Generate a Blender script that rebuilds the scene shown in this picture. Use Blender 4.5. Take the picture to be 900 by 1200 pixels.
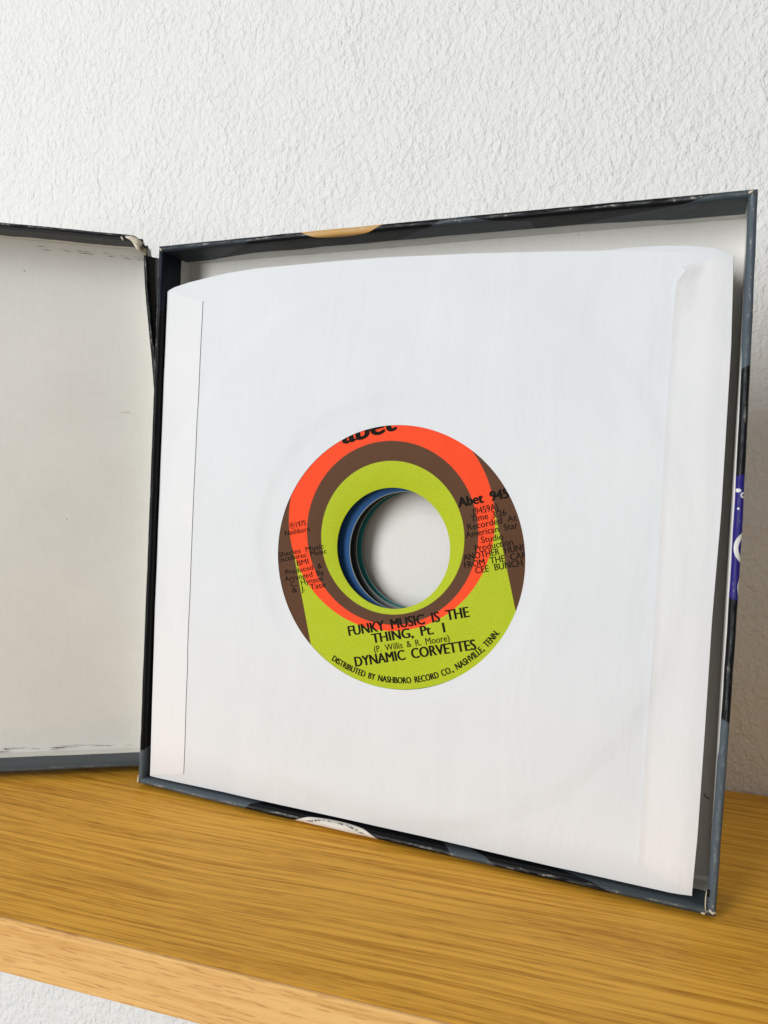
import bpy, bmesh, math, random
from mathutils import Vector, Matrix, noise
random.seed(7)
for o in list(bpy.data.objects): bpy.data.objects.remove(o, do_unlink=True)
scene = bpy.context.scene
COL = scene.collection
MM = 0.001                                   # everything below is laid out in millimetres

# ------------------------------------------------------------------ camera
def cam_axes(yaw, pitch, roll):
    f = Vector((math.sin(yaw)*math.cos(pitch), math.cos(yaw)*math.cos(pitch), -math.sin(pitch)))
    r = Vector((math.cos(yaw), -math.sin(yaw), 0)); u = r.cross(f)
    cr, sr = math.cos(roll), math.sin(roll)
    return r*cr + u*sr, u*cr - r*sr, f
r_, u_, f_ = cam_axes(-.2747, .0253, .0467)
cam = bpy.data.objects.new('camera', bpy.data.cameras.new('camera'))
COL.objects.link(cam); scene.camera = cam
cam.matrix_world = Matrix(((r_.x, u_.x, -f_.x, .15504), (r_.y, u_.y, -f_.y, -.322158), (r_.z, u_.z, -f_.z, .11031), (0, 0, 0, 1)))
cam.data.sensor_fit = 'HORIZONTAL'; cam.data.sensor_width = 36; cam.data.lens = 36*888.18/900
cam.data.clip_start = .01; cam.data.clip_end = 50
cam.data.dof.use_dof = True; cam.data.dof.focus_distance = .262; cam.data.dof.aperture_fstop = 75

# ------------------------------------------------------------------ light
world = bpy.data.worlds.new('World'); scene.world = world; world.use_nodes = True
bg = world.node_tree.nodes['Background']
bg.inputs[0].default_value = (1.0, .94, .86, 1); bg.inputs[1].default_value = .29
ld = bpy.data.lights.new('window_light', 'AREA'); ld.shape = 'RECTANGLE'; ld.size = .62; ld.size_y = 1.5
ld.energy = 35; ld.color = (.965, .985, 1.0)
lo = bpy.data.objects.new('window_light', ld); COL.objects.link(lo)
lo.location = (-.80, -1.70, .42)
lo.rotation_euler = (Vector((.10, -.08, .10)) - lo.location).to_track_quat('-Z', 'Y').to_euler()
scene.view_settings.view_transform = 'Standard'; scene.view_settings.look = 'None'
scene.view_settings.exposure = 0; scene.view_settings.gamma = 1
scene.render.resolution_x = 768; scene.render.resolution_y = 1024

# ------------------------------------------------------------------ node helper
class T:
    def __init__(s, name):
        s.m = bpy.data.materials.new(name); s.m.use_nodes = True
        s.t = s.m.node_tree; s.n = s.t.nodes; s.b = s.n['Principled BSDF']
    def node(s, k, **kw):
        x = s.n.new(k)
        for a, v in kw.items(): setattr(x, a, v)
        return x
    def put(s, sock, v):
        if hasattr(v, 'is_linked') or isinstance(v, bpy.types.NodeSocket): s.t.links.new(v, sock)
        elif isinstance(v, tuple) and len(v) == 3 and sock.type == 'RGBA': sock.default_value = (*v, 1)
        else: sock.default_value = v
    def math(s, op, a, b=0., c=None, clamp=False):
        x = s.node('ShaderNodeMath', operation=op, use_clamp=clamp)
        s.put(x.inputs[0], a); s.put(x.inputs[1], b)
        if c is not None: s.put(x.inputs[2], c)
        return x.outputs[0]
    def mul(s, a, b): return s.math('MULTIPLY', a, b)
    def add(s, a, b): return s.math('ADD', a, b)
    def sub(s, a, b): return s.math('SUBTRACT', a, b)
    def step(s, v, lo, hi):
        x = s.node('ShaderNodeMapRange', interpolation_type='SMOOTHSTEP'); s.put(x.inputs[0], v)
        x.inputs[1].default_value = lo; x.inputs[2].default_value = hi
        return x.outputs[0]
    def mix(s, fac, a, b):
        x = s.node('ShaderNodeMix', data_type='RGBA'); s.put(x.inputs[0], fac); s.put(x.inputs[6], a); s.put(x.inputs[7], b)
        return x.outputs[2]
    def coord(s, which='Object', scale=(1, 1, 1), rot=(0, 0, 0)):
        c = s.node('ShaderNodeTexCoord'); mp = s.node('ShaderNodeMapping')
        s.t.links.new(c.outputs[which], mp.inputs[0]); mp.inputs['Scale'].default_value = scale; mp.inputs['Rotation'].default_value = rot
        return mp.outputs[0]
    def xyz(s, vec):
        x = s.node('ShaderNodeSeparateXYZ'); s.t.links.new(vec, x.inputs[0]); return x.outputs
    def noise(s, vec, scale, detail=2, rough=.5, dist=0.):
        x = s.node('ShaderNodeTexNoise'); s.t.links.new(vec, x.inputs['Vector'])
        x.inputs['Scale'].default_value = scale; x.inputs['Detail'].default_value = detail
        x.inputs['Roughness'].default_value = rough; x.inputs['Distortion'].default_value = dist
        return x.outputs[0]
    def bump(s, h, strength, dist, prev=None):
        x = s.node('ShaderNodeBump'); s.put(x.inputs['Height'], h)
        x.inputs['Strength'].default_value = strength; x.inputs['Distance'].default_value = dist
        if prev is not None: s.t.links.new(prev, x.inputs['Normal'])
        return x.outputs[0]
    def done(s, col, rough=.5, normal=None, spec=.5):
        s.put(s.b.inputs['Base Color'], col); s.put(s.b.inputs['Roughness'], rough)
        s.b.inputs['Specular IOR Level'].default_value = spec
        if normal is not None: s.t.links.new(normal, s.b.inputs['Normal'])
        return s.m

# ------------------------------------------------------------------ materials
def mat_plaster():
    t = T('wall_plaster'); c = t.coord('Object')
    c2 = t.coord('Object', (1, 1, .72), (0, .45, 0))
    n1 = t.noise(c2, 385, 3, .55, .3); n2 = t.noise(c, 900, 2, .6, .2); n3 = t.noise(c, 40, 3, .5)
    h = t.add(t.mul(n1, t.add(.2, t.mul(n3, 1.6))), t.add(t.mul(n2, .22), t.mul(n3, .8)))
    nm = t.bump(h, .85, .0018)
    col = t.mix(n3, (.775, .79, .785), (.815, .822, .82))
    return t.done(col, .85, nm, .25)
def mat_wood(name, light, dark, pore, sy, poreamt, vert=False):
    t = T(name)
    c = t.coord('Object')
    x, y, z = t.xyz(c)
    across = z if vert else y
    wob = t.noise(t.coord('Object', (5, 14, 14)), 1, 2, .5)
    def vec(kx, ky, wamt):
        cb = t.node('ShaderNodeCombineXYZ'); t.put(cb.inputs[0], t.mul(x, kx)); t.put(cb.inputs[1], t.mul(t.add(across, t.mul(wob, wamt)), ky))
        return cb.outputs[0]
    broad = t.noise(vec(4, 70*sy, .03), 1, 3, .55)
    streak = t.noise(vec(15, 560*sy, .014), 1, 5, .68, .2)
    fine = t.noise(vec(40, 1500*sy, .008), 1, 3, .6)
    por = t.noise(vec(120, (2300 if vert else 1900)*sy, .010), 1, 2, .5)
    por = t.mul(t.step(por, (.56 if vert else .53), (.66 if vert else .66)), t.step(t.add(t.mul(streak, .6), t.mul(broad, .4)), .36 if vert else .40, .5 if vert else .60))
    col = t.mix(t.step(streak, .40, .62), light, dark)
    col = t.mix(t.mul(t.step(broad, .42, .66), .30), col, dark)
    col = t.mix(t.mul(t.step(fine, .45, .60), .45), col, light)
    col = t.mix(t.mul(t.step(t.noise(vec(16, 900*sy, .012), 1, 3, .55), .58, .70), .45), col, pore)
    col = t.mix(t.mul(por, poreamt), col, pore)
    h = t.sub(t.mul(fine, .4), por)
    nm = t.bump(h, .25, .0002)
    return t.done(col, t.add(.45, t.mul(streak, .18)), nm, .25)
def mat_paper(name, a, b, rough=.75, lines=.0, seed=0.):
    t = T(name); c = t.coord('Object', (1, 1, 1)); 
    n1 = t.noise(c, 22+seed, 3, .5); n2 = t.noise(t.coord('Object', (900, 900, 60)), 1, 2, .6); n3 = t.noise(t.coord('Object', (60, 900, 900)), 1, 2, .6)
    n4 = t.noise(c, 1500, 2, .5)
    col = t.mix(t.step(n1, .3, .7), a, b)
    h = t.add(t.add(t.mul(n2, lines), t.mul(n3, lines)), t.mul(n4, .5))
    nm = t.bump(h, .16, .0003); nm = t.bump(t.noise(t.coord('Object', (1, 1, .35)), 60, 4, .55, .4), .30, .002, nm)
    return t.done(col, rough, nm, .25)
def translucent(m, col, amt):
    n = m.node_tree.nodes; l = m.node_tree.links; b = n['Principled BSDF']; o = n['Material Output']
    tr = n.new('ShaderNodeBsdfTranslucent'); tr.inputs[0].default_value = (*col, 1); mx = n.new('ShaderNodeMixShader'); mx.inputs[0].default_value = amt
    l.new(b.outputs[0], mx.inputs[1]); l.new(tr.outputs[0], mx.inputs[2]); l.new(mx.outputs[0], o.inputs[0]); return m
def mat_liner(name, a, b, dirt=True):
    t = T(name); c = t.coord('Object')
    n1 = t.noise(c, 14, 5, .6); n2 = t.noise(t.coord('Object', (700, 700, 90)), 1, 2, .6); n3 = t.noise(t.coord('Object', (90, 700, 700)), 1, 2, .6)
    col = t.mix(t.step(n1, .3, .7), a, b)
    col = t.mix(t.mul(t.step(t.add(n2, n3), .85, 1.25), .05), col, (.42, .38, .30))
    sp = t.noise(c, 420, 1, .5); col = t.mix(t.mul(t.step(sp, .80, .84), .5), col, (.16, .12, .08))
    nm = t.bump(t.add(n2, n3), .15, .0003)
    return t.done(col, .7, nm, .3)
SLATE = (.075, .098, .118); BLACK = (.005, .006, .0075); GREY = (.05, .052, .056)
def mat_wrap(name, base=BLACK, patches=(), discs=(), wear=1.0, wear_at=0.):
    """printed paper wrap; UV carries (mm along the wall, mm across the rim: 0 on the rim, + inside)"""
    t = T(name)
    uv = t.node('ShaderNodeUVMap'); uv.uv_map = 'wrap'
    u, s, _ = t.xyz(uv.outputs[0]); c = t.coord('Object')
    wob = t.mul(t.sub(t.noise(c, 300, 2), .5), .5)
    col = base
    for colr, planes in patches:
        m = None
        for a, b, k in planes:
            v = t.add(t.add(t.mul(u, a), t.mul(s, b)), t.add(k, wob)); v = t.step(v, -.12, .12)
            m = v if m is None else t.mul(m, v)
        col = t.mix(m, col, colr)
    for colr, u0, s0, ro, ri, asp in discs:
        d = t.math('SQRT', t.add(t.math('POWER', t.sub(u, u0), 2.), t.math('POWER', t.mul(t.sub(s, s0), asp), 2.)))
        m = t.step(d, ro+.1, ro-.1)
        if ri > 0: m = t.mul(m, t.step(d, ri-.1, ri+.1))
        if ri > 20: m = t.mul(m, t.step(t.noise(c, 1300, 2, .6), .46, .54))     # a line of tiny print
        col = t.mix(m, col, colr)
    cb = t.node('ShaderNodeCombineXYZ'); t.put(cb.inputs[0], t.mul(u, .22)); t.put(cb.inputs[1], t.mul(s, 1.4)); t.put(cb.inputs[2], float(len(name)*1.7))
    n1 = t.noise(cb.outputs[0], 1, 4, .6); n2 = t.noise(c, 1100, 3, .6)
    sd = t.math('ABSOLUTE', t.sub(s, wear_at))
    edge = t.step(sd, .75, .1)
    w = t.mul(t.mul(t.step(t.add(n1, t.mul(t.sub(n2, .5), .5)), .60, .68), edge), .6*wear)
    rub = t.mul(t.mul(t.step(sd, .55, .05), t.step(n1, .38, .6)), .30*wear)
    col = t.mix(rub, col, (.33, .35, .36)); col = t.mix(w, col, (.62, .60, .54))
    sc = t.step(n2, .72, .78); col = t.mix(t.mul(sc, .10), col, (.4, .4, .4))
    nm = t.bump(t.noise(c, 160, 3), .18, .0008)
    return t.done(col, t.add(.34, t.mul(n1, .18)), nm, .11)
def mat_plain(name, col, rough=.5, spec=.5, bs=0.):
    t = T(name); nm = None
    c = t.coord('Object'); n = t.noise(c, 700, 3, .6)
    cc = t.mix(t.mul(n, .25), col, tuple(x*.7 for x in col))
    if bs: nm = t.bump(n, bs, .0004)
    return t.done(cc, rough, nm, spec)
def mat_front_label():
    """flat print: nested lime, brown and orange rounds over a lime field with brown sides (mm from the spindle hole)"""
    t = T('label_print'); c = t.coord('Object', (1000, 1000, 1000))
    X, Y, Z = t.xyz(c); a = math.radians(14.9)
    x = t.add(t.mul(X, math.cos(a)), t.mul(Z, math.sin(a))); y = t.add(t.mul(X, -math.sin(a)), t.mul(Z, math.cos(a)))
    def disc(cx, cy, r):
        d = t.math('SQRT', t.add(t.math('POWER', t.sub(x, cx), 2.), t.math('POWER', t.sub(y, cy), 2.)))
        return t.step(d, r+.12, r-.12)
    LIME = (.44, .53, .014); BROWN = (.100, .041, .016); ORANGE = (.92, .068, .012)
    field = t.mul(t.step(t.math('ABSOLUTE', x), 35.0, 34.75), t.step(y, 9.3, 9.1))
    col = t.mix(field, BROWN, LIME)
    col = t.mix(disc(0, 9.1, 35.1), col, ORANGE); col = t.mix(disc(0, 5.0, 29.1), col, BROWN); col = t.mix(disc(.1, 3.4, 24.3), col, LIME)
    g = t.noise(c, 2.2, 3, .7); col = t.mix(t.mul(t.step(g, .42, .75), .24), col, (.03, .02, .01))
    nm = t.bump(t.noise(c, 2.5, 3, .6), .25, .0004); nm = t.bump(t.noise(c, .09, 2), .25, .002, nm)
    return t.done(col, .5, nm, .12)
M = {}
M['plaster'] = mat_plaster()
M['oak'] = mat_wood('oak_top', (.88, .462, .052), (.57, .250, .014), (.30, .108, .006), 1.0, .55)
M['oak_edge'] = mat_wood('oak_edge', (.80, .48, .17), (.65, .345, .10), (.44, .19, .05), .8, .6, True)
M['paper'] = mat_paper('sleeve_paper', (.755, .785, .815), (.785, .81, .835), .7, .7)
translucent(M['paper'], (.85, .87, .88), .10)
M['paper_warm'] = mat_paper('sleeve_paper_warm', (.77, .785, .80), (.80, .805, .815), .7, .7, 3.)
translucent(M['paper_warm'], (.85, .86, .86), .05)
M['liner'] = mat_liner('tray_liner', (.75, .735, .695), (.79, .775, .735))
M['lid_liner'] = mat_liner('lid_liner', (.69, .68, .635), (.74, .73, .685))
M['vinyl'] = mat_plain('vinyl', (.012, .012, .013), .25, .5, .05)
M['label_print'] = mat_front_label()
M['blue_label'] = mat_plain('blue_label', (.016, .085, .25), .5, .15)
M['dark_label'] = mat_plain('dark_label', (.012, .02, .022), .4)
M['teal_label'] = mat_plain('teal_label', (.015, .24, .25), .5, .2)
M['highlight_grey'] = mat_plain('label_highlight', (.30, .33, .30), .6, .2)
M['ink'] = mat_plain('ink', (.014, .012, .009), .7, .04)
M['torn'] = mat_plain('torn_card', (.66, .60, .48), .85, .2, .6)
M['dirt'] = mat_plain('dirt', (.16, .125, .085), .9, .1, .5)
M['hinge'] = mat_plain('hinge_cloth', (.030, .033, .034), .6, .3, .9)

# ------------------------------------------------------------------ mesh helpers
def link(name, me, mat, parent=None, smooth=True):
    o = bpy.data.objects.new(name, me); COL.objects.link(o)
    if mat is not None: me.materials.append(mat)
    if smooth: 
        for p in me.polygons: p.use_smooth = True
    if parent is not None: o.parent = parent
    return o
def pydata(name, verts, faces, mat, parent=None, smooth=True, scale=MM, uvs=None):
    me = bpy.data.meshes.new(name); me.from_pydata([tuple(c*scale for c in v) for v in verts], [], faces); 
    if uvs is not None:
        l = me.uv_layers.new(name='wrap')
        for lp in me.loops: l.data[lp.index].uv = uvs[lp.vertex_index]
    me.update()
    return link(name, me, mat, parent, smooth)
def box_mesh(name, lo_, hi_, mat, parent=None, bevel=.0, warp=None):
    bm = bmesh.new(); bmesh.ops.create_cube(bm, size=1)
    for v in bm.verts:
        for i in range(3): v.co[i] = (lo_[i] if v.co[i] < 0 else hi_[i])
    if bevel: bmesh.ops.bevel(bm, geom=bm.edges[:], offset=bevel, segments=2, profile=.5, affect='EDGES')
    for v in bm.verts:
        if warp: v.co = Vector(warp(*v.co))
        v.co *= MM
    me = bpy.data.meshes.new(name); bm.to_mesh(me); bm.free()
    return link(name, me, mat, parent, False)
def empty(name, mw, label=None, cat=None, group=None):
    o = bpy.data.objects.new(name, None); COL.objects.link(o); o.matrix_world = mw; o.empty_display_size = .01
    if label: o['label'] = label; o['category'] = cat
    if group: o['group'] = group
    return o
def solid(o, th):
    md = o.modifiers.new('thickness', 'SOLIDIFY'); md.thickness = th*MM; md.offset = -1
    es = o.modifiers.new('crisp_edge', 'EDGE_SPLIT'); es.split_angle = math.radians(40)
    return o
def sm(a, b, x):
    t = max(0., min(1., (x-a)/(b-a))); return t*t*(3-2*t)

# ------------------------------------------------------------------ wall and shelf
w = box_mesh('wall', (-1400, 0, -800), (1500, 60, 1300), M['plaster']); w['kind'] = 'structure'
D, TH = 167.6, 13.6
shelf = empty('wall_shelf', Matrix.Translation((0, -.08, -.0136)), 'golden oak wall shelf carrying the open black record box', 'shelf')
b = box_mesh('board', (-700, -(D-1.2), 0), (800, -.6, TH), M['oak'], shelf, .25); b.matrix_parent_inverse = Matrix.Translation((0, .08, 0))
b = box_mesh('front_edge', (-700, -D, .05), (800, -(D-1.1), TH-.05), M['oak_edge'], shelf, .3); b.matrix_parent_inverse = Matrix.Translation((0, .08, 0))
b['label'] = 'paler oak edging strip along the shelf front'

# ------------------------------------------------------------------ the box: frame (u right, d into the tray, w up)
BY = -.1083
ax = Vector((math.cos(BY), math.sin(BY), 0)); an = Vector((-math.sin(BY), math.cos(BY), 0)); au = Vector((0, 0, 1))
MB = Matrix(((ax.x, an.x, 0, 0), (ax.y, an.y, 0, -.0837), (0, 0, 1, .0009), (0, 0, 0, 1)))
WO, HO, DEP, TW = 192., 193.4, 19.2, 2.2      # outer width, outer height, outer depth, wall
ZOFF = 1.6                                    # local w of the former fit sits this much higher
root = empty('record_box', MB, 'open black and slate hinged card box holding white-sleeved records', 'box')

def U_profile(depth, turn, t=TW, r=1.0, n=5):
    """(out, d, s): from the outer back over the rounded rim to the inner edge"""
    P = [(0, depth), (0, depth*.7), (0, depth*.35), (0, r+.6), (0, r)]
    for i in range(1, 2*n+1):
        a = math.pi*i/(2*n)
        x = t/2 - (t/2)*math.cos(a); y = r - r*math.sin(a); P.append((x, y))
    for k in (.3, .6, .85, 1.0): P.append((t, r + (turn-r)*k))
    # arc length with 0 at the rim apex
    L = [0.]
    for a, c in zip(P, P[1:]): L.append(L[-1] + math.hypot(c[0]-a[0], c[1]-a[1]))
    apex = L[4+n]
    return [(p[0], p[1], l-apex) for p, l in zip(P, L)]
def wrap_wall(name, parent, mat, length, place, turn_fn, depth, t=TW, nseg=120, ends=(True, True), bow=None, amp=.10, seed=0):
    """place(along, out, d) -> local mm; mitred ends"""
    base = U_profile(depth, 10., t); nP = len(base); nt = 4
    V, F, UV = [], [], []
    for i in range(nseg+1):
        k = i/nseg
        turn = turn_fn(k*length)
        prof = U_profile(depth, turn, t)
        for (o_, d_, s_) in prof:
            a0 = o_*1.0 if ends[0] else 0; a1 = length - (o_*1.0 if ends[1] else 0)
            al = a0 + (a1-a0)*k
            nz = noise.noise(Vector((al*.11, seed*7.3+o_*.3, d_*.16)))*amp + noise.noise(Vector((al*.5, seed*3.1, d_*.5)))*amp*.35
            oo = o_ + nz; dd = d_ + noise.noise(Vector((al*.09, 5.2+seed, o_)))*amp*(1.4 if d_ < depth-1 else 0)
            if bow: oo += bow(al, d_)
            V.append(place(al, oo, dd)); UV.append((al, s_))
    for i in range(nseg):
        for j in range(nP-1):
            a = i*nP+j; F.append((a, a+1, a+nP+1, a+nP))
    return pydata(name, V, F, mat, parent, True, uvs=UV)

# tray back panel (cream inside, wrapped outside)
tray = pydata('tray', [], [], None, root)
def tray_panel():
    bm = bmesh.new(); me = bpy.data.meshes.new('tray')
    n = 24; g = {}
    for i in range(n+1):
        for j in range(n+1):
            u = .3+(WO-.6)*i/n; w_ = .3+(HO-.6)*j/n
            g[i, j] = bm.verts.new(Vector((u, 17.2+noise.noise(Vector((u*.02, w_*.02, 1)))*.15, w_))*MM)
    for i in range(n):
        for j in range(n): bm.faces.new((g[i, j], g[i, j+1], g[i+1, j+1], g[i+1, j])).smooth = True
    r = bmesh.ops.create_cube(bm, size=1)
    for v in r['verts']:
        v.co = Vector((.2 if v.co.x < 0 else WO-.2, 17.6 if v.co.y < 0 else DEP-.1, .2 if v.co.z < 0 else HO-.2))*MM
    bm.normal_update()
    bm.to_mesh(me); bm.free(); me.materials.append(M['liner'])
    return me
tray.data = tray_panel()

mt_top = mat_wrap('wrap_top', BLACK, [
    ((.026, .034, .042), [(-1, -1.6, 38)]),
    ((.042, .054, .066), [(1, 1.7, -104), (-1, 4.0, 116), (-1, 0, 132)]),
    ((.050, .068, .078), [(1, 3.4, -179)])],
    [((.56, .33, .115), 71.5, -27.2, 30., 0, 1.)], wear=.7)
mt_bot = mat_wrap('wrap_bottom', BLACK, [
    (SLATE, [(-1, .9, 46)]), ((.055, .07, .085), [(1, .7, -118), (-1, -1.6, 131)]), ((.045, .06, .07), [(1, 3.1, -163)])],
    [((.74, .71, .65), 79.2, -27.0, 30., 0, 1.), ((.16, .15, .14), 79.2, -27.0, 28.9, 28.2, 1.)], wear=.9)
mt_left = mat_wrap('wrap_left', (.004, .0045, .0055), [(SLATE, [(-1, .3, 12.5)]), ((.006, .010, .018), [(1, -.5, -170)])], wear=.9, wear_at=-.8)
mt_right = mat_wrap('wrap_right', BLACK, [
    (SLATE, [(1, .5, -147)]), (SLATE, [(-1, .5, 53)]),
    ((.020, .014, .17), [(1, -.3, -85.5), (-1, -.3, 118.5)])],
    [((.72, .72, .70), 99.3, -4.0, 4.8, 3.6, 1.), ((.70, .70, .68), 89.0, -5.4, 4.6, 0, 1.),
     ((.72, .72, .74), 114.4, .5, .5, 0, .6), ((.72, .72, .74), 113.2, -1.0, .8, .35, 1.), ((.72, .72, .74), 109.6, .2, .3, 0, 1.)], wear=.55)
def tn(seed, base, a): return lambda x: base + a*noise.noise(Vector((x*.06, seed, 0))) + .25*noise.noise(Vector((x*.5, seed, 4)))
def turn_top(x): return 9.6 + 3.4*(1-sm(0, 40, x)) + 2.6*sm(140, 185, x) + .7*noise.noise(Vector((x*.05, 1, 0))) + (.5 if x > 170 else 0)
sideA = wrap_wall('side_wall', tray, mt_top, WO, lambda a, o, d: (a, d, HO-o), turn_top, DEP, bow=lambda a, d: -.2*math.sin(math.pi*a/WO)*(1-sm(0, 18, d)) , seed=1)
sideB = wrap_wall('side_wall', tray, mt_bot, WO, lambda a, o, d: (a, d, o), tn(2, 10, .8), DEP, seed=2, bow=lambda a, d: -.2*sm(0, 60, a)*sm(192, 120, a)+.25*sm(25, 0, a)*(1-sm(0, 6, d)), ends=(True, True))
sideC = wrap_wall('side_wall', tray, mt_left, HO, lambda a, o, d: (o, d, a), tn(3, 10.5, .5), DEP, seed=3)
sideD = wrap_wall('side_wall', tray, mt_right, HO, lambda a, o, d: (WO-o, d, a), tn(4, 2.8, .15), DEP, seed=4, bow=lambda a, d: -1.0*math.sin(math.pi*a/HO)*(1-sm(0, 18, d)))
for o_, lab in ((sideA, 'black top wall with a tan printed disc over its rim'), (sideB, 'black bottom wall with a white printed disc over its rim'), (sideC, None), (sideD, 'slate side wall with blue band and white lettering')):
    if lab: o_['label'] = lab
# bare card lining the inside of each wall, in front of the panel
I0 = TW-.6; e_ = .35
for lo_, hi_ in (((.5, 1.2, HO-I0), (WO-.5, 17.15, HO-.4)), ((.5, 1.2, .4), (WO-.5, 17.15, I0)),
                 ((.4, 1.2, I0+.02), (I0, 17.15, HO-I0-.02)), ((WO-I0, 1.2, I0+.02), (WO-.4, 17.15, HO-I0-.02))):
    box_mesh('wall_lining', lo_, hi_, M['liner'], tray)
# worn card showing at the corners
def scrap(parent, pts, name='torn_edge', mat='torn', th=.25):
    """small torn sliver: a lumpy strip along pts with radii"""
    V, F = [], []
    n = 6
    for i, (p, r) in enumerate(pts):
        p = Vector(p); q = Vector(pts[min(i+1, len(pts)-1)][0]) - Vector(pts[max(i-1, 0)][0]); q.normalize()
        a = q.orthogonal().normalized(); c = q.cross(a)
        for k in range(n):
            an_ = 2*math.pi*k/n; rr = r*(.75+.5*random.random())
            V.append(tuple(p + a*math.cos(an_)*rr + c*math.sin(an_)*rr))
    m = len(pts)
    for i in range(m-1):
        for k in range(n): F.append((i*n+k, i*n+(k+1) % n, (i+1)*n+(k+1) % n, (i+1)*n+k))
    F.append(tuple(range(n))[::-1]); F.append(tuple((m-1)*n+k for k in range(n)))
    return pydata(name, V, F, M[mat], parent, True)
scrap(tray, [((189.5, .2, 1.0), .16), ((189.35, .0, 3.0), .2), ((189.3, .1, 5), .14), ((189.5, .5, 6.6), .1)])
scrap(tray, [((188.4, .1, .55), .2), ((189.2, .1, .5), .35), ((189.7, .1, 1.1), .2)])
scrap(tray, [((190.3, -.1, 1.9), .25), ((191.2, -.2, 1.2), .4), ((191.9, .1, 1.5), .35)])
scrap(tray, [((189.9, .3, 5.2), .3), ((189.95, .3, 7.0), .35)], 'torn_edge', 'ink')
scrap(tray, [((189.8, -.1, 192.2), .3), ((190.7, -.15, 192.6), .5), ((191.3, -.05, 191.8), .35)])
scrap(tray, [((.2, .1, .6), .35), ((.35, -.1, 1.3), .45), ((.1, .3, 3.2), .2)])
scrap(tray, [((.9, -.1, 192.2), .3), ((1.6, -.1, 191.4), .25)])

# ------------------------------------------------------------------ lid
def lid_frame(a, rho, lam):
    ex = Vector((-math.cos(a), -math.sin(a), 0)); nn = Vector((math.sin(a), -math.cos(a), 0)); z = Vector((0, 0, 1))
    u2 = z*math.cos(lam) + nn*math.sin(lam); n2 = nn*math.cos(lam) - z*math.sin(lam)
    return ex*math.cos(rho) - u2*math.sin(rho), u2*math.cos(rho) + ex*math.sin(rho), n2
le, lu, ln = lid_frame(.4895, .0150, .042)
ML = Matrix(((-le.x, -ln.x, lu.x, -.0040), (-le.y, -ln.y, lu.y, -.0732), (-le.z, -ln.z, lu.z, .0030), (0, 0, 0, 1)))
LW, LH, LD = 190., 195.4, 17.6
def lw(a, m, h):
    """a = mm from the hinge edge, m = mm behind the rim, h = mm up; the hinge side is sprung inwards below its torn top corner"""
    g = -3.0 + 5.5*sm(128, 193, h)
    a2 = a + g*math.exp(-max(0, a)/16.)
    return (-a2, m, h)
lid = pydata('lid', [], [], None, root)
def lid_panel():
    bm = bmesh.new(); me = bpy.data.meshes.new('lid'); n = 40; g = {}
    for i in range(n+1):
        for j in range(n+1):
            a = .6+(LW-1.2)*i/n; h = .6+(LH-1.2)*j/n
            x, y, z = lw(a, 15.6+noise.noise(Vector((a*.02, h*.02, 3)))*.35, h)
            g[i, j] = bm.verts.new(Vector((x, y, z))*MM)
    for i in range(n):
        for j in range(n): bm.faces.new((g[i, j], g[i+1, j], g[i+1, j+1], g[i, j+1])).smooth = True
    b2 = {}
    for i in range(n+1):
        for j in range(n+1):
            a = .3+(LW-.6)*i/n; h = .3+(LH-.6)*j/n
            b2[i, j] = bm.verts.new(Vector(lw(a, LD-.1, h))*MM)
    for i in range(n):
        for j in range(n): bm.faces.new((b2[i, j], b2[i, j+1], b2[i+1, j+1], b2[i+1, j]))
    bm.to_mesh(me); bm.free(); me.materials.append(M['lid_liner'])
    return me
lid.data = lid_panel(); lid.matrix_parent_inverse = MB.inverted(); lid.matrix_basis = ML
lid['label'] = 'open lid lined with stained cream paper'
ml_top = mat_wrap('lid_wrap_top', GREY, [((.012, .013, .014), [(0, -1, .4)])], wear=.8, wear_at=-.6)
ml_bot = mat_wrap('lid_wrap_bottom', (.075, .088, .098), [((.004, .004, .005), [(0, -1, -.9)])], wear=.25)
ml_side = mat_wrap('lid_wrap_side', (.007, .008, .009), [], wear=.8)
def tl_top(x): return 9.6 + .9*noise.noise(Vector((x*.11, 9, 0))) + .3*noise.noise(Vector((x*.4, 2, 0)))
la = wrap_wall('side_wall', lid, ml_top, LW, lambda a, o, d: lw(a, d, LH-o - 3.6*(1-sm(0, 7.5, a))**2), tl_top, LD, nseg=160, seed=11)
lb = wrap_wall('side_wall', lid, ml_bot, LW, lambda a, o, d: lw(a, d, o), tn(12, 9.2, .3), LD, nseg=140, seed=12)
lc = wrap_wall('side_wall', lid, ml_side, LH-3, lambda a, o, d: lw(o, d, a), tn(13, 3.0, .3), LD, nseg=120, t=1.6, seed=13)
ldw = wrap_wall('side_wall', lid, ml_side, LH, lambda a, o, d: lw(LW-o, d, a), tn(14, 9.0, .5), LD, nseg=40, seed=14)
la['label'] = 'charcoal top wall of the lid with a torn corner'
def grid_box(name, a0, a1, m0, m1, h0, h1, mat, parent, na=30, nh=30):
    """lining board that follows the sprung lid"""
    V, F = [], []
    def quad(fn, n1, n2, flip=False):
        b0 = len(V)
        for i in range(n1+1):
            for j in range(n2+1): V.append(fn(i/n1, j/n2))
        for i in range(n1):
            for j in range(n2):
                q = b0+i*(n2+1)+j; f = (q, q+1, q+n2+2, q+n2+1); F.append(f[::-1] if flip else f)
    A = lambda t: a0+(a1-a0)*t; Hh = lambda t: h0+(h1-h0)*t; Mm = lambda t: m0+(m1-m0)*t
    quad(lambda s, t: lw(A(s), Mm(t), h0), na, 4); quad(lambda s, t: lw(A(s), Mm(t), h1), na, 4, True)
    quad(lambda s, t: lw(a0, Mm(s), Hh(t)), 4, nh); quad(lambda s, t: lw(a1, Mm(s), Hh(t)), 4, nh, True)
    return pydata(name, V, F, mat, parent, True)
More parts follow.
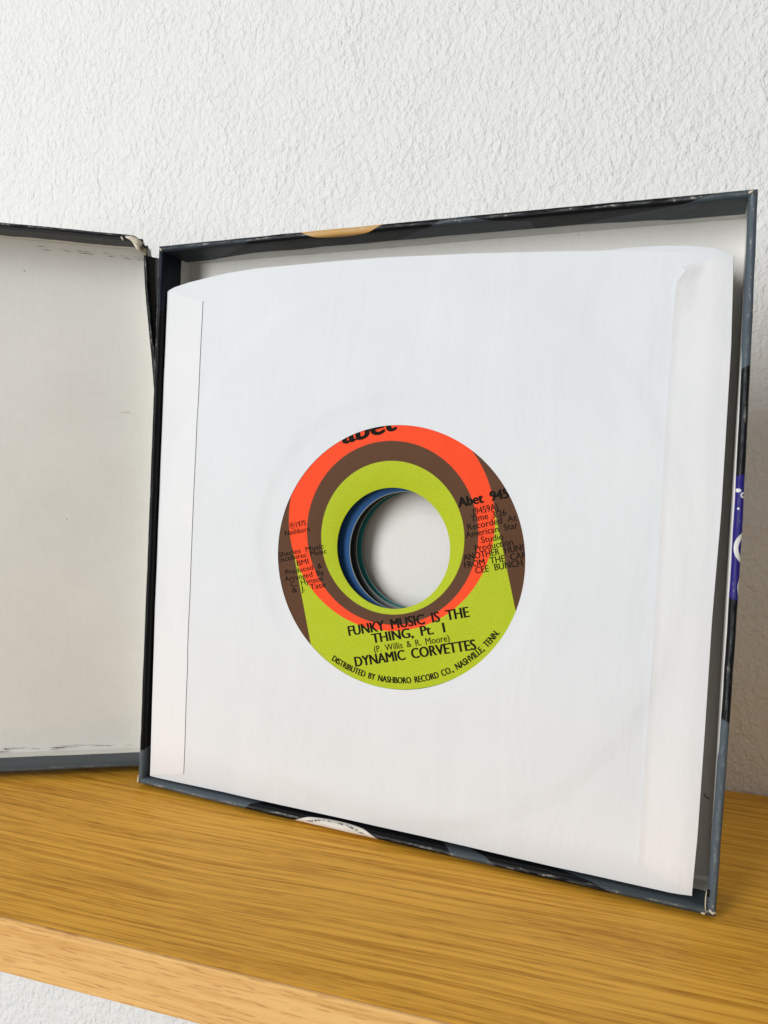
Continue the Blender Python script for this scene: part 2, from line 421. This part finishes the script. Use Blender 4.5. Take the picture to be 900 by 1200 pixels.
grid_box('wall_lining', 2.2, LW-.6, 3.0, 15.8, LH-I0, LH-.5, M['lid_liner'], lid)
grid_box('wall_lining', .6, LW-.6, 1.6, 15.8, .5, I0, M['lid_liner'], lid)
grid_box('wall_lining', .5, 1.25, 1.6, 15.8, I0, LH-5, M['lid_liner'], lid)
grid_box('wall_lining', LW-I0, LW-.5, 1.6, 15.8, I0, LH-I0, M['lid_liner'], lid)
# torn top corner of the lid and the dirt along its creases
def L3(a, m, h): return lw(a, m, h)
scrap(lid, [(L3(8.6, -.2, 194.3), .3), (L3(6.6, -.4, 194.0), 1.0), (L3(4.6, -.2, 193.2), 1.3), (L3(2.8, -.1, 192.0), 1.3), (L3(1.4, .2, 190.4), 1.1), (L3(.7, .4, 188.6), .5)])
scrap(lid, [(L3(5.4, -.9, 192.3), .3), (L3(4.0, -1.0, 191.0), .8), (L3(2.8, -.7, 189.6), .6)])
scrap(lid, [(L3(10.2, -.15, 194.2), .2), (L3(9.7, -.2, 193.5), .35), (L3(9.4, -.1, 193.0), .2)])
def smear(a0, a1, h, m, r0):
    n = max(3, int(abs(a1-a0)/.8)); V, F = [], []
    for i in range(n+1):
        a = a0+(a1-a0)*i/n; ww = .62*r0*(.12+1.3*abs(noise.noise(Vector((a*1.1, h, 2)))))*math.sin(math.pi*(i+.3)/(n+.6)); hh = h+.35*noise.noise(Vector((a*.4, h, 7)))
        V += [lw(a, m, hh-ww), lw(a, m, hh+ww)]
    for i in range(n): F.append((2*i, 2*i+2, 2*i+3, 2*i+1))
    o = pydata('dirt_mark', V, F, M['dirt'], lid, False); solid(o, .05); return o
for a0, a1, h, r0 in ((15, 17, 190.9, .5), (22, 28, 191, .45), (2.4, 3.8, 190.6, .5), (4.6, 6, 190.5, .45), (8, 11.5, 190.5, .55), (38, 41, 191, .4), (30, 33, 191, .3)):
    smear(a0, a1, h-.2, 15.0, r0); smear(a0+1.4, a1+1.8, h+.5, 14.6, r0*.6)
for a0, a1, h, r0 in ((26, 38, 3.1, .5), (20, 33, 3.7, .25), (44, 52, 3.5, .3), (14, 22, 3.2, .35), (39, 44, 3.0, .25), (50, 54, 3.2, .5), (34, 37, 2.5, .3), (8, 11, 3.1, .25), (51, 56, 2.4, .4)):
    smear(a0, a1, h, 15.0, r0)
o = smear(10.5, 14.5, 133, 15.0, .28)
# hinge cloth: from the lid edge across to the tray wall
def hinge():
    V, F = [], []; n = 60; k = 8
    Mi = MB.inverted()
    for i in range(n+1):
        h = 3+186*i/n
        A = Mi @ (ML @ (Vector(lw(.1, 2.4, h))*MM)); B_ = Vector((-.25, 2.2, h+1.0))*MM; C_ = Vector((-.22, 13, h+1))*MM
        for j in range(k+1):
            t = j/k
            p = A*(1-t)**2 + (A*.4+B_*.6+Vector((0, .004, 0)))*2*t*(1-t) + B_*t*t
            p.x += .00012*noise.noise(Vector((h*.4, t*3, 0)))
            V.append(tuple(p/MM))
        V.append(tuple(C_/MM))
    k2 = k+2
    for i in range(n):
        for j in range(k2-1): q = i*k2+j; F.append((q, q+1, q+k2+1, q+k2))
    return pydata('hinge', V, F, M['hinge'], root)
solid(hinge(), .25)

# ------------------------------------------------------------------ sleeves and records inside the tray (box frame, mm)
def at_box(u, d, w): return MB @ Matrix.Translation(Vector((u, d, w))*MM)
def shifted(verts, base): return [(v[0]-base[0], v[1]-base[1], v[2]-base[2]) for v in verts]
def ray_poly(cx, cy, ang, poly):
    dx, dy = math.cos(ang), math.sin(ang); best = None
    for (x1, y1), (x2, y2) in zip(poly, poly[1:]+poly[:1]):
        ex, ey = x2-x1, y2-y1; den = dx*ey - dy*ex
        if abs(den) < 1e-9: continue
        t = ((x1-cx)*ey - (y1-cy)*ex)/den; s = ((x1-cx)*dy - (y1-cy)*dx)/den
        if t > 0 and -1e-9 <= s <= 1+1e-9 and (best is None or t < best): best = t
    return best
def holed_sheet(name, poly, hole, depth_fn, mat, parent, base, nr=60, th=.12, na=360):
    cx, cy, r = hole
    angs = [2*math.pi*i/na for i in range(na)] + [math.atan2(y-cy, x-cx) % (2*math.pi) for x, y in poly]
    angs = sorted(set(round(a, 6) for a in angs)); V, F = [], []
    for a in angs:
        R = ray_poly(cx, cy, a, poly); rr = r
        for k in range(nr+1):
            t = k/nr; t = t**.85 if t < 1 else 1
            q = rr + (R-rr)*t; u = cx+q*math.cos(a); w_ = cy+q*math.sin(a)
            V.append((u, depth_fn(u, w_), w_))
    N = len(angs); m = nr+1
    for i in range(N):
        j = (i+1) % N
        for k in range(nr): F.append((i*m+k, j*m+k, j*m+k+1, i*m+k+1))
    o = pydata(name, shifted(V, base), F, mat, parent); solid(o, th); o.modifiers[0].offset = 1
    return o
def strip_sheet(name, rows, depth_fn, mat, parent, base, n=14, th=.12):
    """rows: (w, u_left, u_right)"""
    V, F = [], []
    for w0, ul, ur, wl, wr in rows:
        for j in range(n+1):
            t = j/n; u = ul+(ur-ul)*t; w_ = wl+(wr-wl)*t
            V.append((u, depth_fn(u, w_, t), w_))
    for i in range(len(rows)-1):
        for j in range(n): q = i*(n+1)+j; F.append((q, q+1, q+n+2, q+n+1))
    o = pydata(name, shifted(V, base), F, mat, parent); solid(o, th); o.modifiers[0].offset = 1
    return o
def record(name_label, cu, cd, cw, label_mat, rl=44.6, thick=1.25):
    """disc with its label; cd = depth of the label face"""
    base = (cu, cd, cw-87.3)
    t = empty('vinyl_record', at_box(*base), name_label, 'record', 'seven-inch records in the box')
    def lathe(nm, prof, mat, n=128):
        V, F = [], []; k = len(prof)
        for i in range(n):
            a = 2*math.pi*i/n
            for r, d in prof: V.append((r*math.cos(a), d, 87.3+r*math.sin(a)))
        for i in range(n):
            for j in range(k): F.append((i*k+j, i*k+(j+1) % k, ((i+1) % n)*k+(j+1) % k, ((i+1) % n)*k+j))
        return pydata(nm, V, F, mat, t)
    d = lathe('disc', [(rl+.1, .25), (87.1, .3), (87.3, .6), (87.1, .95), (rl, 1.0), (rl, 1.15), (19.2, 1.15), (19.2, .12), (rl+.05, .12)], M['vinyl'])
    return t, lathe, d
NREC = []
HC = (93.3, 92.0)                                  # spindle hole of the front record
def sleeve(label, f0, hole, poly, dfn, back_d, mat, flaps=None, group=None):
    ub = sum(p[0] for p in poly)/len(poly); base = (ub, f0, min(p[1] for p in poly))
    t = empty('paper_sleeve', at_box(*base), label, 'record sleeve', group)
    holed_sheet('front_panel', poly, hole, dfn, mat, t, base)
    bp = [(max(3.2, min(188.2, x)), y) for x, y in poly]
    holed_sheet('back_panel', [(x, y) for x, y in bp], hole, lambda u, w_: back_d, mat, t, base, nr=4, na=120)
    return t, base
top1 = [(2.9, 178.0), (6, 179.1), (12, 180.4), (18.5, 181.3), (28, 182.6), (39, 183.4), (55, 183.8), (71, 183.9), (86, 183.8), (100, 183.4), (114, 183.0), (127, 182.4), (140, 181.7), (151.6, 181.0), (164.4, 179.9), (172, 179.0), (178, 178.6), (184.8, 178.2), (187.3, 176.9)]
right1 = [(187.8, 153), (187.3, 107.4), (187.0, 80), (186.8, 47), (186.5, 20), (186.0, 3.3)]
bot1 = [(180.5, 3.0), (148.8, 2.8), (109, 3.1), (48, 2.9), (3.6, 2.75)]
left1 = [(2.75, 66), (2.6, 134)]
P1 = top1 + right1 + bot1 + left1
P1 = P1[::-1]
def d_front1(u, w_):
    r = math.hypot(u-HC[0], w_-HC[1])
    d = 2.5 - .36*sm(90, 84, r) + .22*noise.noise(Vector((u*.022, w_*.022, 2.3))) + .10*noise.noise(Vector((u*.06, w_*.04, 8.3)))
    d += .10*noise.noise(Vector(((u+w_)*.05, (u-w_)*.012, 5)))*sm(46, 70, r)
    d += .045*noise.noise(Vector((u*.13, w_*.10, 4.4)))*sm(46, 60, r) + .16*noise.noise(Vector((u*.045, w_*.035, 9.1)))*sm(46, 70, r)
    d -= .3*sm(150, 172, u)*sm(60, 120, w_)                      # right side bellies out
    d += .7*sm(181, 189, u)**1.4
    d += .3*sm(3, 0, u-2.0)
    d += .8*sm(176, 184, w_)*sm(20, 60, u)*.5
    if r < 50: d = d + (2.52-d)*sm(50, 45, r)
    return d
GS = 'white paper sleeves stacked in the box'
s1, b1 = sleeve('white paper sleeve with glued side flaps and a lime record label in its hole', 2.5, (94.1, 89.2, 41.7), P1, d_front1, 4.55, M['paper'], group=GS)
# glued flaps on the face of the front sleeve
def rows_left():
    R = []; n = 60
    for i in range(n+1):
        k = i/n; wl = 2.95+(177.7-2.95)*k; wr = 6.4+(173.5-6.4)*k
        ul = 3.55 - .8*sm(0, .35, k) ; R.append((0, ul, 18.2-.35*math.sin(math.pi*k)+.12*noise.noise(Vector((k*9, 0, 0))), wl, wr))
    return R
strip_sheet('side_flap', rows_left(), lambda u, w_, t: d_front1(u, w_)-.14-.05*sm(.8, 1, t), M['paper_warm'], s1, b1)
def rows_right():
    R = []; n = 90
    knots = [(9.2, 171.7), (40, 172.1), (68, 172.4), (130, 172.5), (160, 172.9), (168.6, 173.2), (170.2, 173.3), (171.8, 174.4), (173.2, 175.3), (174.4, 174.6)]
    ws = [9.2+(160-9.2)*i/50 for i in range(50)] + [160+14.4*i/28 for i in range(29)]
    for w_ in ws:
        for (a, ua), (c, uc) in zip(knots, knots[1:]):
            if a <= w_ <= c+1e-6: ul = ua+(uc-ua)*(w_-a)/(c-a)
        k = (w_-9.2)/(174.4-9.2)
        wr = 4.0+(177.4-4.0)*k
        for (x1, y1), (x2, y2) in zip([(186.0, 3.3), (186.6, 20), (186.9, 47), (187.1, 80), (187.8, 107.4), (187.9, 153), (187.2, 178)], [(186.6, 20), (186.9, 47), (187.1, 80), (187.8, 107.4), (187.9, 153), (187.2, 178)]):
            if y1 <= wr <= y2: ur = x1+(x2-x1)*(wr-y1)/(y2-y1)
        R.append((0, ul, ur-.1, w_, wr))
    return R
def d_flap2(u, w_, t):
    lift = .07*sm(.5, 0, t) + .22*sm(.07, 0, t) + 1.0*sm(.45, 0, t)*sm(158, 172, w_)
    return d_front1(u, w_)-.17-lift
strip_sheet('side_flap', rows_right(), d_flap2, M['paper_warm'], s1, b1)['label'] = 'glued flap with a crumpled top corner'

rec1, lathe1, disc1 = record('record with lime, brown and orange round label showing through the sleeve hole', HC[0], 2.72, HC[1], M['label_print'])
# front label: annulus with the print; own origin at the spindle hole so the print's coordinates are plain
def annulus(name, ri, ro, d, mat, parent, org, n=160, hr=.0):
    V, F = [], []
    prof = [(ri, d+.25), (ri+.02, d+.03), (ri+.08, d), ((ri+ro)/2-2, d), ((ri+ro)/2-1, d-.05), ((ri+ro)/2, d-.01), ((ri+ro)/2+5, d), (ro, d)] if ro-ri > 2 else [(ri, d+.25), (ri+.02, d+.03), (ri+.08, d), (ro, d)]
    k = len(prof)
    for i in range(n):
        a = 2*math.pi*i/n
        for r, dd in prof: V.append((r*math.cos(a), dd, r*math.sin(a)))
    for i in range(n):
        for j in range(k-1): F.append((i*k+j, i*k+j+1, ((i+1) % n)*k+j+1, ((i+1) % n)*k+j)[::-1])
    o = pydata(name, V, F, mat, parent); o.location = Vector(org)*MM; return o
lab1 = annulus('label', 19.15, 44.5, 0, M['label_print'], rec1, (0, 0, 87.3)); lab1['label'] = 'paper label with nested lime, brown and orange rounds'

# lettering ---------------------------------------------------------
def text_geo(body, bold=0., word=1., char=1.):
    cu = bpy.data.curves.new('t', 'FONT'); cu.body = body; cu.size = 1; cu.offset = bold; cu.space_word = word; cu.space_character = char; cu.resolution_u = 3; cu.fill_mode = 'FRONT'
    ob = bpy.data.objects.new('t', cu); COL.objects.link(ob)
    dg = bpy.context.evaluated_depsgraph_get(); me = ob.evaluated_get(dg).to_mesh()
    V = [(v.co.x, v.co.y) for v in me.vertices]; F = [tuple(p.vertices) for p in me.polygons]
    bpy.data.objects.remove(ob, do_unlink=True); bpy.data.curves.remove(cu)
    return V, F
CAP = None
def cap_h():
    V, _ = text_geo('H'); return max(v[1] for v in V)-min(v[1] for v in V)
CAP = cap_h()
def put_text(body, p0, p1, cap, bold=.0, word=1.4, clip=None):
    V, F = text_geo(body, 0., word)
    x0 = min(v[0] for v in V); x1 = max(v[0] for v in V)
    L = math.hypot(p1[0]-p0[0], p1[1]-p0[1]); ca, sa = (p1[0]-p0[0])/L, (p1[1]-p0[1])/L
    sx = L/(x1-x0); sy = cap/CAP; out = []; faces = []
    for q, (bx_, by_) in enumerate(copies(bold)):
        b0 = len(out); faces += [tuple(b0+i for i in f) for f in F]
        for x, y in V:
            X = (x-x0)*sx+bx_; Y = y*sy+by_
            out.append((p0[0]+X*ca-Y*sa, -.075-.002*q, p0[1]+X*sa+Y*ca))
    return pydata('lettering', out, faces, M['ink'], lab1, False)
def copies(b):
    """offsets in mm that thicken the strokes"""
    if b <= 0: return [(0, 0)]
    if b < .2: return [(-b, 0), (b, 0)]
    if b < .5: return [(-b, 0), (0, b*.4), (b, 0), (0, -b*.4)]
    return [(b*math.cos(k*math.pi/4)*.9, b*math.sin(k*math.pi/4)) for k in range(8)] + [(0, 0)]
K = 1.006
ang = math.radians(14.9); rx = (math.cos(ang), math.sin(ang))
def line(body, lx, ly, rx_, ry_, cap, bold=.0, word=1.4): put_text(body, (lx*K, ly*K), (rx_*K, ry_*K), cap, bold, word)
line('FUNKY MUSIC IS THE', -13.2, -29.2, 26.2, -18.9, 3.15, .16, 1.9)
line('THING, Pt. 1', -4.9, -30.6, 18.8, -24.4, 3.0, .16, 1.9)
line('(P. Willis & R. Moore)', -4.2, -33.4, 20.4, -26.9, 2.0, .025, 1.7)
line('DYNAMIC CORVETTES', -10.4, -38.8, 28.8, -28.5, 3.15, .16, 1.8)
line('Abet 945', 21.2, 14.0, 36.4, 17.6, 2.9, .20, 2.0)
line('(9459A)', 25.9, 11.9, 33.3, 13.9, 2.0, .025)
line('Time 3:26', 25.4, 9.7, 35.9, 12.4, 1.9, .025, 1.6)
line('Recorded At', 24.4, 7.2, 39.1, 11.0, 1.9, .025, 1.9)
line('American Star', 23.9, 4.8, 39.6, 8.8, 1.9, .025, 1.9)
line('Studio', 28.8, 3.6, 35.4, 5.2, 1.9, .025)
line('Production', 27.0, .9, 38.4, 3.8, 1.9, .025)
line('ANOTHER HUNC', 23.6, -2.1, 42.6, 2.6, 1.95, .045, 2.2)
line('FROM THE CAR', 24.0, -4.4, 42.6, .3, 1.95, .045, 2.2)
line('CEE BUNCH', 27.5, -5.7, 41.5, -2.2, 1.95, .045, 2.2)
line('\u24c51975', -36.4, 3.9, -30.6, 5.5, 1.75, .02)
line('Nashboro', -38.2, 1.5, -29.0, 3.6, 1.65, .02)
line('Sharles Music', -40.4, -5.9, -23.6, -1.6, 1.65, .02, 1.9)
line('Excellorec Music', -40.4, -7.6, -22.6, -3.2, 1.65, .02, 1.6)
line('BMI', -33.2, -8.2, -29.0, -7.1, 1.75, .02)
line('Produced &', -37.4, -11.5, -24.0, -8.1, 1.65, .02, 1.9)
line('Arranged By', -37.6, -13.8, -23.2, -10.2, 1.65, .02, 1.7)
line('C. Hynson', -35.2, -15.4, -23.4, -12.3, 1.75, .02, 1.7)
line('& J. Tate', -34.6, -17.3, -22.4, -14.2, 1.75, .02, 1.9)
def arc_text(body, R, a0, a1, cap, bold, word):
    V, F = text_geo(body, 0., word); x0 = min(v[0] for v in V); x1 = max(v[0] for v in V); out = []; faces = []
    for q, (bx_, by_) in enumerate(copies(bold)):
        b0 = len(out); faces += [tuple(b0+i for i in f) for f in F]
        for x, y in V:
            a = a0+(a1-a0)*(x-x0)/(x1-x0) + bx_/R; r = R - y*cap/CAP
            out.append((r*math.cos(a), -.075-.002*q, r*math.sin(a)))
    pydata('lettering', out, faces, M['ink'], lab1, False)
arc_text('DISTRIBUTED BY NASHBORO RECORD CO., NASHVILLE, TENN.', 42.6, math.radians(-116.8), math.radians(-32.6), 1.95, .10, 1.7)
# the maker's name, heavy rounded lower case, half hidden by the sleeve
def rot(p): return (p[0]*math.cos(ang)-p[1]*math.sin(ang), p[0]*math.sin(ang)+p[1]*math.cos(ang))
put_text('abet', rot((-9.4, 36.3)), rot((9.2, 36.3)), 6.0, .40, 1.)

# records behind: their labels show as crescents through the spindle hole
zs = [(6.05, 96.3, 91.0, 'blue_label', 'record with a blue label behind the lime-label record'),
      (9.75, 97.0, 91.3, 'dark_label', 'record with a near-black label between the blue and teal ones'),
      (13.2, 97.5, 91.2, 'teal_label', 'record with a dark teal label, last of the stack')]
for d, cu, cw, mm_, lb in zs:
    t, lath, dsc = record(lb, cu, d, cw, M[mm_])
    l_ = annulus('label', 19.15, 44.5, 0, M[mm_], t, (0, 0, 87.3))
    e2 = annulus('rim_highlight', 19.02, 19.22, -.03, M['highlight_grey'], l_, (0, 0, 0))  # thin pale ring: the highlight on the label's hole edge, painted as grey
P2 = [(3.4, 2.7), (185.6, 2.7), (186.2, 90), (187.2, 176.5), (185.5, 178.7), (182.5, 180.2), (176, 181.4), (168, 182.0), (160, 182.1), (139, 181.4), (100, 181.6), (60, 181.2), (23.5, 180.4), (9, 180.3), (5.5, 179.2), (3.6, 176.5)]
for k, (f0, sh, dt, lb) in enumerate([(5.65, 0, 0, 'white paper sleeve directly behind the front sleeve, its top edge peeking out'),
                                   (9.3, .2, -1.2, 'white paper sleeve third from the box opening'), (12.8, .0, -.6, 'white paper sleeve lying against the tray panel')]):
    poly = [(x, y+(dt if y > 100 else 0)) for x, y in P2]
    sleeve(lb, f0, (96.3, 91, 41.7), poly, lambda u, w_, f0=f0: f0 + .12*noise.noise(Vector((u*.03, w_*.03, f0))), f0+1.95, M['paper'], group=GS)
# specks of dust and a hair
def hair(parent, pts, r=.09, name='hair'):
    return scrap(parent, [(p, r) for p in pts], name, 'dirt')
hair(tray, [(188.0, 16.9, 26.8), (188.5, 16.9, 26.1), (189.0, 16.9, 25.8), (189.5, 16.9, 25.8)], .16)
